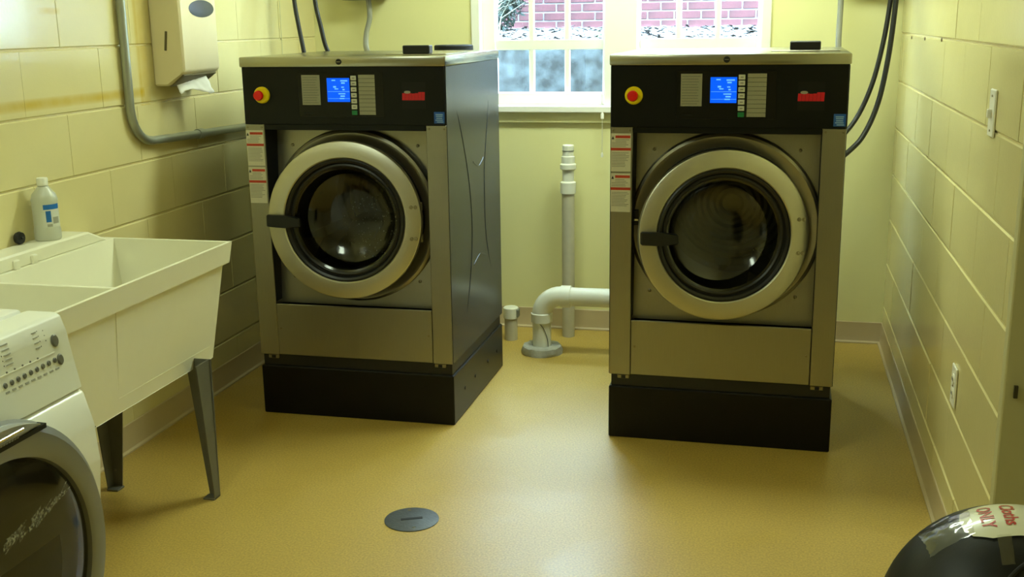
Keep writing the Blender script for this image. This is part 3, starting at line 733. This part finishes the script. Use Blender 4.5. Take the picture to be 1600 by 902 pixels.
def con_disc(name, y, z, ry, rz, h, M, par=cons, seg=18):
    bm = bm_new(); lathe(bm, [(1, 0), (1, h*.6), (.8, h), (0, h)], (0, 0, 0), 'X', seg)
    bmesh.ops.transform(bm, matrix=Matrix.Translation(on_con(y, z, -.001)) @ Matrix.Rotation(-.17, 4, 'Y') @ Matrix.Diagonal((1, ry, rz, 1)), verts=bm.verts)
    return obj(name, bm, M, par)
def con_box(name, y0, y1, z0, z1, M, par=cons, h=.0012):
    bm = bm_new(); vs = [on_con(y, z, o_) for o_ in (-.001, h) for y, z in ((y0, z0), (y1, z0), (y1, z1), (y0, z1))]
    vv = [bm.verts.new(q) for q in vs]; bm.faces.new(vv[4:]); bm.faces.new(vv[3::-1])
    for k in range(4): bm.faces.new((vv[k], vv[(k+1) % 4], vv[4+(k+1) % 4], vv[4+k]))
    return obj(name, bm, M, par)
con_box('display', 1.745, 1.774, .838, .866, led_m)
con_disc('cycle_knob', 1.690, .800, .040, .040, .022, silver_lt, seg=28)
for k in range(9): con_disc('option_button', 1.782+.0197*k, .796+.0005*k, .0052, .0058, .004, grey_btn)
con_disc('power_button', 1.955, .838, .011, .0135, .005, grey_btn); con_disc('power_button', 1.957, .797, .009, .012, .005, grey_btn)
con_box('console_groove', 1.74, 1.945, .8145, .8165, mat('console_groove_line', (250, 250, 238), .4), h=.0008)
for k in range(6): con_disc('indicator', 1.772+.024*k, .8185, .0028, .0022, .002, grey_btn, seg=8)
for r in range(5):
    con_disc('indicator', 1.794, .832+.0098*r, .0018, .0018, .001, label_black, seg=8); con_box('console_print', 1.799, 1.820, .8305+.0098*r, .8325+.0098*r, grey_text)
for r in range(4):
    con_disc('indicator', 1.912, .838+.0105*r, .0018, .0018, .001, label_black, seg=8); con_box('console_print', 1.894, 1.908, .837+.0105*r, .839+.0105*r, grey_text)
for r in range(3): con_disc('indicator', 1.930, .845+.0105*r, .0018, .0018, .001, label_black, seg=8)
for k in range(9): con_box('console_print', 1.778+.0197*k, 1.789+.0197*k, .7805, .7840, grey_text)
con_box('console_print', 1.745, 1.778, .873, .8755, grey_text)
# door
DC = Matrix.Translation((-1.4035-tl2.x, 0, .418)) @ Matrix.Rotation(.02, 4, 'Y')
bm = bm_new(); lathe(bm, [(.262, .006), (.266, .018), (.275, .022), (.315, .018), (.332, .004), (.336, -.014), (.26, -.014)], (0, 0, 0), 'X', 80, close=True)
wdoor = obj('door', bm, silver, t, DC, 'silver door ring')
bm = bm_new(); lathe(bm, [(.265, .008), (.25, .014), (.2, .020), (.1, .026), (0, .028)], (0, 0, 0), 'X', 64); obj('door_glass', bm, door_glass, wdoor)
bm = bm_new(); lathe(bm, [(.20, -.012), (.20, -.009), (0, -.009)], (0, 0, 0), 'X', 40); obj('dark_backing', bm, mat('washer_door_inner', (70, 64, 52), .6), wdoor)
poly = [(math.cos(a)*.331, math.sin(a)*.331) for a in [math.radians(q) for q in range(66, 115, 3)]]
bm = bm_new(); prism(bm, poly, .002, .027, 'YZ', .004); hd = obj('door_handle', bm, silver_lt, wdoor)
bm = bm_new(); box(bm, .002, .0215, -.150, .150, .2890, .2985); obj('handle_gap', bm, dark_gap, wdoor)
bm = bm_new(); box(bm, .026, .029, -.055, .075, .311, .317, .001); obj('chrome_badge', bm, chrome, hd)
bm = bm_new()
for k in range(9): box(bm, .0265, .0278, -.01+.008*k, -.005+.008*k, .302, .306)
obj('badge_print', bm, silver, hd)
for k in range(4):
    bm = bm_new(); lathe(bm, [(.02, 0), (.02, .012), (0, .012)], ((-2.1 if k % 2 else -1.5)-tl2.x, (-.28 if k < 2 else .28), 0), 'Z', 12); obj('foot', bm, rubber, t)
# pale streaks painting a glare reflection onto the washer door glass
def crinkle(bm, f, nu, nv, amp):
    G = [[bm.verts.new(f(i/nu, j/nv)+Vector((random.uniform(-amp, amp), random.uniform(-amp, amp), random.uniform(-amp, amp)))) for j in range(nv+1)] for i in range(nu+1)]
    for i in range(nu):
        for j in range(nv): bm.faces.new((G[i][j], G[i+1][j], G[i+1][j+1], G[i][j+1]))
painted_glare = bpy.data.materials.new('painted_glare_white'); painted_glare.use_nodes = True
_n = painted_glare.node_tree; _p = _n.nodes['Principled BSDF']; _p.inputs['Base Color'].default_value = lin((190, 190, 178)); _p.inputs['Roughness'].default_value = .4
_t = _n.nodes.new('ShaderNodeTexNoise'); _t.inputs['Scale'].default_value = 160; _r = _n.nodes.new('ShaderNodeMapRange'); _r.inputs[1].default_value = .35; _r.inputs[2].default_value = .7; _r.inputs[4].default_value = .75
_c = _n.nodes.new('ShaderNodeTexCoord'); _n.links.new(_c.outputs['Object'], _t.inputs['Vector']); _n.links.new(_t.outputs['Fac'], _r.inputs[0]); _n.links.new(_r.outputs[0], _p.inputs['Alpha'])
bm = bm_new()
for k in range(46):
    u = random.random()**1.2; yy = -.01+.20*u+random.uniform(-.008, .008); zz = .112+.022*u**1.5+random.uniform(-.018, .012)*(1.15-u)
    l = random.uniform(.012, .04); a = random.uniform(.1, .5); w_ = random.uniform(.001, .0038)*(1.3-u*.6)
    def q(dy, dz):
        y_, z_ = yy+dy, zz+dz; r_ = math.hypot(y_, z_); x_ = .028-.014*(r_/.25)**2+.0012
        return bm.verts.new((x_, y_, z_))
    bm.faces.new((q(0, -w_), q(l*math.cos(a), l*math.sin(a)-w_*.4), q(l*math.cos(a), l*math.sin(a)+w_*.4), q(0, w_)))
obj('glare_streaks', bm, painted_glare, wdoor)

# ================================================================ WALL-HUNG ITEMS, LEFT
DX = XL+.125
t = thing('paper_towel_dispenser', 'beige plastic paper towel dispenser with oval window on the left wall', 'dispenser', (XL, 3.825, 1.263))
bm = bm_new()
sec = [(0, 0), (.055, 0), (.105, .040), (.125, .052), (.125, .40), (.105, .42), (0, .42)]
prism(bm, sec, -.135, .135, 'XZ', .007); obj('cover', bm, disp_m, t)
bm = bm_new(); lathe(bm, [(1, 0), (1, .002), (.9, .003), (0, .003)], (0, 0, 0), 'X', 32)
bmesh.ops.transform(bm, matrix=Matrix.Translation((.1245, .022, .272)) @ Matrix.Diagonal((1, .092, .031, 1)), verts=bm.verts); obj('level_window', bm, disp_win, t)
bm = bm_new(); box(bm, .055, .066, -.1365, -.132, .125, .195, .002)
bmesh.ops.transform(bm, matrix=Matrix.Translation((.058, 0, .16)) @ Matrix.Rotation(.12, 4, 'Y') @ Matrix.Translation((-.058, 0, -.16)), verts=bm.verts); obj('side_slot', bm, mat('dark_slot', (92, 84, 52), .6), t)
bm = bm_new(); prism(bm, [(.05, -.003), (.055, -.004), (.112, .036), (.106, .040)], -.115, .125, 'XZ'); obj('mouth', bm, disp_dark, t)
bm = bm_new()
crinkle(bm, lambda u, v: Vector((.055+.045*u+.02*v, -.085+.17*u*(.9+.1*v), .018+.008*u-.050*v*(1-.25*math.sin(u*5)))), 14, 6, .0025)
o = obj('paper_towel', bm, paper_m); o.location = (XL, 3.825, 1.263)
md = o.modifiers.new('thick', 'SOLIDIFY'); md.thickness = .001
tag(o, 'white paper towel hanging out of the beige dispenser', 'paper towel')
t = thing('wall_conduit', 'grey steel conduit bending along the left block wall', 'conduit', (XL+.018, 3.49, 0))
bm = bm_new(); pts = [(0, .005, ZC)] + [(0, .004, 2.0), (0, 0, 1.5), (0, 0, 1.25)]
cyy, czz, rad = .125, 1.20, .125
pts += [(0, cyy-rad*math.cos(a), czz-rad*math.sin(a)) for a in [math.radians(k) for k in range(0, 90, 10)]] + [(0, .13, 1.074), (0, .5, 1.064), (0, .85, 1.056), (0, 1.30, 1.046)]
tube(bm, pts, .0155, 14); obj('pipe', bm, emt, t)
for zz in (1.9,):
    bm = bm_new(); box(bm, -.017, .018, -.022, .022, zz-.01, zz+.01, .003); obj('strap', bm, emt, t)
bm = bm_new(); tube(bm, [(0, .45, 1.0655), (0, .49, 1.0645)], .0195, 14); obj('coupling', bm, emt, t)

# ================================================================ CABLES AND BOXES AT THE BACK
def cable(name, pts, r, M, label, cat='cable', group=None, sm=8, seg=10):
    bm = bm_new(); tube(bm, pts, r, seg, smooth=sm); return tag(obj(name, bm, M), label, cat, group)
cable('power_cable', [(-2.075, 4.66, 2.2), (-2.064, 4.65, 1.75), (-2.052, 4.64, 1.577), (-2.034, 4.63, 1.47), (-2.012, 4.62, 1.36), (-1.99, 4.61, 1.22), (-1.975, 4.61, .8), (-1.97, 4.62, .01)], .0095, cable_m, 'leftmost of the two black cables rising behind the left washer')
cable('power_cable', [(-1.975, 4.66, 2.2), (-1.967, 4.65, 1.75), (-1.956, 4.64, 1.577), (-1.932, 4.63, 1.47), (-1.905, 4.63, 1.36), (-1.855, 4.65, 1.30), (-1.825, 4.66, 1.281)], .0095, cable_m, 'second black cable from the left, rising behind the left washer')
t = thing('disconnect_box', 'grey electrical box on the back wall above the left washer', 'electrical box', (-1.915, YB, 1.582))
bm = bm_new(); box(bm, -.10, .10, -.10, 0, 0, .30, .006); obj('enclosure', bm, box_m, t)
bm = bm_new(); box(bm, -.094, .094, -.108, -.10, .006, .294, .004); obj('cover', bm, box_m, t)
bm = bm_new(); box(bm, .10, .118, -.08, -.05, .12, .22, .004); obj('switch_handle', bm, black_plastic, t)
cable('flexible_conduit', [(-1.895, 5.14, 1.581), (-1.885, 5.12, 1.50), (-1.86, 5.0, 1.43), (-1.79, 4.8, 1.37), (-1.715, 4.66, 1.32), (-1.69, 4.63, 1.281)], .0125, flex_m, 'grey flexible conduit dropping from the box to the left washer', 'conduit')
t = thing('disconnect_box', 'grey electrical box on the back wall above the right washer', 'electrical box', (.36, YB, 1.62))
bm = bm_new(); box(bm, -.13, .07, -.10, 0, 0, .30, .006); obj('enclosure', bm, box_m, t)
bm = bm_new(); box(bm, -.124, .064, -.108, -.10, .006, .294, .004); obj('cover', bm, box_m, t)
cable('flexible_conduit', [(.256, 5.10, 1.619), (.256, 5.09, 1.52), (.254, 5.07, 1.40), (.250, 5.02, 1.25), (.20, 4.80, 1.12), (.15, 4.545, 1.08)], .0125, flex_m, 'grey flexible conduit dropping behind the right washer', 'conduit')
cable('power_cable', [(.47, 5.09, 2.2), (.465, 5.09, 1.7), (.458, 5.085, 1.54), (.437, 5.07, 1.36), (.398, 5.05, 1.18), (.335, 5.02, 1.035), (.24, 4.95, .93), (.15, 4.75, .88), (.1, 4.545, .88)], .0105, cable_m, 'upper of the two black cables curving behind the right washer')
cable('power_cable', [(.492, 5.07, 2.2), (.486, 5.07, 1.7), (.478, 5.065, 1.54), (.462, 5.05, 1.32), (.43, 5.03, 1.12), (.378, 5.0, .985), (.318, 4.96, .915), (.2, 4.85, .83), (.1, 4.545, .78)], .0115, cable_m, 'lower of the two black cables curving behind the right washer')
t = thing('vent_pipe', 'round metal vent pipe with dark cap behind the left washer', 'pipe', (-1.369, 4.75, 0))
bm = bm_new(); lathe(bm, [(.080, 0), (.080, 1.352), (.078, 1.352)], (0, 0, 0), 'Z', 36); obj('duct', bm, emt, t)
bm = bm_new(); lathe(bm, [(.080, 1.345), (.085, 1.347), (.085, 1.374), (.080, 1.378), (0, 1.378)], (0, 0, 0), 'Z', 30); obj('rubber_cap', bm, dark_gap, t)
bm = bm_new(); tube(bm, [(0, -.205, 1.15), (0, -.06, 1.15)], .05, 20); obj('side_branch', bm, emt, t)

# ================================================================ PIPES ON THE FLOOR
t = thing('drain_pipe', 'white plastic drain pipe elbow running from the floor to the right washer', 'pipe', (-.992, 4.77, 0))
bm = bm_new(); lathe(bm, [(.042, 0), (.042, .155)], (0, 0, 0), 'Z', 28); tube(bm, [(.10, 0, .268), (.477, 0, .268)], .042, 24); obj('pipe', bm, pvc, t)
bm = bm_new(); tube(bm, [(0, 0, .15), (0, 0, .175)]+[(.09-.09*math.cos(a), 0, .178+.09*math.sin(a)) for a in [math.radians(k) for k in range(10, 90, 10)]]+[(.09, 0, .268), (.115, 0, .268)], .0445, 24); obj('elbow', bm, pvc, t)
bm = bm_new(); lathe(bm, [(.044, .145), (.049, .147), (.049, .186), (.045, .19)], (0, 0, 0), 'Z', 28); obj('collar', bm, pvc, t)
bm = bm_new(); tube(bm, [(.09, 0, .268), (.135, 0, .268)], .0495, 28); obj('collar', bm, pvc, t)
bm = bm_new(); tube(bm, [(-.005, -.0425, .15), (.018, -.040, .12), (.032, -.030, .07), (.034, -.028, .03)], .0012, 6, smooth=4); obj('pen_mark', bm, label_black, t)
bm = bm_new(); lathe(bm, [(.092, 0), (.094, .012), (.088, .034), (.080, .038), (.055, .034), (.043, .036)], (0, 0, 0), 'Z', 30)
for v in bm.verts: v.co += Vector((random.uniform(-.003, .003), random.uniform(-.003, .003), random.uniform(-.002, .002) if v.co.z > .005 else 0))
obj('cement_collar', bm, cement, t)
t = thing('standpipe', 'tall stained white standpipe with a capped top between the washers', 'pipe', (-.922, 5.06, 0))
bm = bm_new(); lathe(bm, [(.0295, 0), (.0295, .70)], (0, 0, 0), 'Z', 24); obj('pipe', bm, pvc_dirty, t)
bm = bm_new(); lathe(bm, [(.0295, .690), (.0365, .692), (.0365, .742), (.033, .746), (.027, .748), (.027, .80), (.035, .803), (.0375, .806), (.0375, .826), (.034, .83), (.031, .832), (.031, .862), (.027, .866)], (0, 0, 0), 'Z', 24); obj('coupling', bm, pvc, t)
bm = bm_new(); lathe(bm, [(.026, .862), (.026, .884), (.0245, .886), (.0245, .890), (.0275, .892), (.0275, .912), (.025, .916), (0, .916)], (0, 0, 0), 'Z', 24); obj('cap', bm, pvc, t)
bm = bm_new(); lathe(bm, [(.0276, .887), (.0272, .8875), (.0272, .8905)], (0, 0, 0), 'Z', 24); obj('cap_gap', bm, box_m, t)
t = thing('pipe_stub', 'short white pipe stub with grey clamp beside the left washer', 'pipe', (-1.180, 4.955, 0))
bm = bm_new(); lathe(bm, [(.031, 0), (.031, .11)], (0, 0, 0), 'Z', 24); obj('pipe', bm, pvc_dirty, t)
bm = bm_new(); lathe(bm, [(.032, .105), (.0365, .108), (.0365, .155), (.03, .160), (0, .160)], (0, 0, 0), 'Z', 24); obj('cap', bm, pvc, t)
bm = bm_new(); box(bm, .028, .042, -.02, .014, .112, .152, .004); obj('clamp', bm, box_m, t)
bm = bm_new(); tube(bm, [(0, 0, 0), (0, 0, -.155)], .0017, 6)
o = obj('blind_cord', bm, label_white); o.location = (-.775, YB-.055, 1.03); tag(o, 'thin pale cord hanging below the window stool', 'cord')
bm = bm_new(); lathe(bm, [(.002, 0), (.006, -.01), (.006, -.022), (0, -.024)], (0, 0, -.155), 'Z', 12); obj('cord_tassel', bm, plate_m, o)
bm = bm_new(); lathe(bm, [(.003, .03), (.008, .022), (.008, .0)], (0, 0, 0), 'Z', 10); obj('cord_clip', bm, plate_m, o)

# floor drain
t = thing('floor_drain_cover', 'round dull iron clean-out cover set into the ochre floor', 'drain cover', (-1.028, 2.972, 0))
bm = bm_new(); lathe(bm, [(.083, 0), (.083, .0025), (.078, .004), (0, .0042)], (0, 0, 0), 'Z', 40); dc = obj('cover', bm, drain_m, t)
bm = bm_new(); box(bm, -.033, .033, -.006, .006, .0038, .0052)
bmesh.ops.transform(bm, matrix=Matrix.Rotation(.42, 4, 'Z'), verts=bm.verts); obj('slot', bm, dark_gap, dc)
for a in (.0, 3.14):
    bm = bm_new(); lathe(bm, [(.006, .004), (.005, .0055), (0, .0055)], (.062*math.cos(a+2.0), .062*math.sin(a+2.0), 0), 'Z', 10); obj('screw', bm, screw_m, dc)

# ================================================================ RIGHT WALL ITEMS
def wall_plate(name, y, z, label, kind):
    t = thing(name, label, 'wall plate', (XR, y, z))
    bm = bm_new(); box(bm, -.006, 0, -.036, .036, -.058, .058, .003); pl = obj('plate', bm, plate_m, t)
    if kind == 'switch':
        bm = bm_new(); box(bm, -.016, -.005, -.006, .006, -.012, .010, .002); obj('toggle', bm, plate_m, t)
    else:
        for dz in (-.02, .02):
            bm = bm_new(); lathe(bm, [(.016, -.005), (.016, -.0085), (0, -.0085)], (0, 0, dz), 'X', 18); s_o = obj('socket', bm, plate_m, t)
            bm = bm_new()
            for dy in (-.006, .006): box(bm, -.0092, -.008, dy-.0012, dy+.0012, dz-.005, dz+.005)
            obj('slots', bm, dark_gap, s_o)
    for dz in ((-.042, .042) if kind == 'switch' else (0,)):
        bm = bm_new(); lathe(bm, [(.003, -.006), (.003, -.008), (0, -.008)], (0, 0, dz), 'X', 8); obj('screw', bm, screw_m, t)
wall_plate('light_switch', 2.93, 1.240, 'white light switch plate high on the right block wall', 'switch')
wall_plate('wall_outlet', 3.150, .468, 'white outlet plate low on the right block wall', 'outlet')
for y, z, lb in ((4.78, 1.389, 'screw anchor in right wall, farthest of the three'), (4.358, 1.392, 'screw anchor in right wall, middle of the three'), (3.92, 1.396, 'screw anchor in right wall, nearest of the three')):
    bm = bm_new(); lathe(bm, [(.006, 0), (.0065, -.003), (.003, -.004), (0, -.002)], (XR, y, z), 'X', 10); tag(obj('wall_anchor', bm, mat('old_anchor', (120, 105, 70), .6)), lb, 'anchor')

# ================================================================ BIN
BX, BY, BZ, BA, BB = .327, 1.40, .683, .172, .178
t = thing('trash_bin', 'black dome-lidded bin with a taped label reading Cloths ONLY', 'bin', (BX, BY, 0))
bm = bm_new(); lathe(bm, [(0, 0), (.135, 0), (.140, .006), (.163, .62), (.166, .625), (.166, .66), (0, .66)], (0, 0, 0), 'Z', 48); obj('body', bm, bin_m, t)
bm = bm_new(); prof = [(.150, -.06), (.172, -.055), (.1735, -.04), (.1725, 0)]+[(BA*math.cos(a), BB*math.sin(a)) for a in [math.radians(k) for k in range(5, 90, 5)]]+[(0, BB)]
lathe(bm, prof, (0, 0, BZ), 'Z', 72); lid = obj('dome_lid', bm, bin_m, t)
def dome(nx, ny, out=0.):
    r = min(nx*nx+ny*ny, .98); z = math.sqrt(1-r); n = Vector((nx, ny, z))
    return Vector((nx*BA, ny*BA, BZ+z*BB))+n.normalized()*out
def dome_patch(poly, out, M, name, par, n=10):
    """fill polygon given in (nx,ny) by fan of rings on the dome"""
    cx = sum(p[0] for p in poly)/len(poly); cyy = sum(p[1] for p in poly)/len(poly); bm = bm_new(); rings = []
    for k in range(1, n+1): rings.append([bm.verts.new(dome(cx+(x-cx)*k/n, cyy+(y-cyy)*k/n, out)) for x, y in poly])
    c = bm.verts.new(dome(cx, cyy, out)); m_ = len(poly)
    for i in range(m_):
        f = bm.faces.new((c, rings[0][i], rings[0][(i+1) % m_])); f.smooth = True
        for a, b in zip(rings, rings[1:]):
            f = bm.faces.new((a[i], b[i], b[(i+1) % m_], a[(i+1) % m_])); f.smooth = True
    return obj(name, bm, M, par)
pl = [(-.43, -.12), (-.44, .04), (-.42, .16), (-.34, .24), (-.2, .275), (0, .285), (.2, .27), (.3, .18), (.32, 0), (.28, -.2), (.14, -.275), (-.08, -.265), (-.26, -.272), (-.38, -.21)]
def dens(poly, k=6): return [(a[0]+(b[0]-a[0])*i/k, a[1]+(b[1]-a[1])*i/k) for a, b in zip(poly, poly[1:]+poly[:1]) for i in range(k)]
lab = dome_patch(dens(pl), .0012, bin_label, 'label_sheet', lid)
def dome_text(txt, base_x, y_start, y_end, par):
    cu = bpy.data.curves.new('t', 'FONT'); cu.body = txt; cu.size = 1; cu.resolution_u = 3; cu.offset = .022
    to = bpy.data.objects.new('t', cu); COL.objects.link(to)
    bpy.context.view_layer.update()
    me = bpy.data.meshes.new_from_object(to.evaluated_get(bpy.context.evaluated_depsgraph_get()))
    bpy.data.objects.remove(to)
    bm = bm_new(); bm.from_mesh(me); bpy.data.meshes.remove(me)
    xs_ = [v.co.x for v in bm.verts]; x0_, x1_ = min(xs_), max(xs_); s = abs(y_end-y_start)/(x1_-x0_)
    for v in bm.verts:
        ny = y_start-(v.co.x-x0_)*s; nx = base_x+v.co.y*s*1.0
        v.co = dome(nx, ny, .0019)
    return obj('lettering', bm, bin_red, par)
dome_text('ONLY', -.305, .185, -.165, lab)
dome_text('Cloths', -.150, .205, -.150, lab)
# clear tape at the label's left end and near side
bm = bm_new()
def tp(u, v):
    a = Vector((-.70, .16)).lerp(Vector((-.36, .20)), u); b = Vector((-.655, -.235)).lerp(Vector((-.36, -.20)), u); q = a.lerp(b, v)
    return dome(q.x, q.y, .0026)
crinkle(bm, tp, 12, 14, .0011); obj('clear_tape', bm, tape_m, lid)
bm = bm_new()
def tp2(u, v):
    a = Vector((-.235, -.255)).lerp(Vector((-.14, -.255)), u); b = Vector((-.23, -.50)).lerp(Vector((-.15, -.50)), u); q = a.lerp(b, v)
    return dome(q.x, q.y, .0024)
crinkle(bm, tp2, 4, 10, .0005); obj('clear_tape', bm, tape_m, lid)
# swing flap outline groove
bm = bm_new(); pts = [dome(x, y, .0006) for x, y in [(-.50, -.80), (-.36, -.72), (-.24, -.62), (-.10, -.51), (.05, -.45), (.25, -.48), (.45, -.60), (.55, -.75)]]
tube(bm, pts, .003, 8, smooth=6); obj('flap_edge', bm, dark_gap, lid)
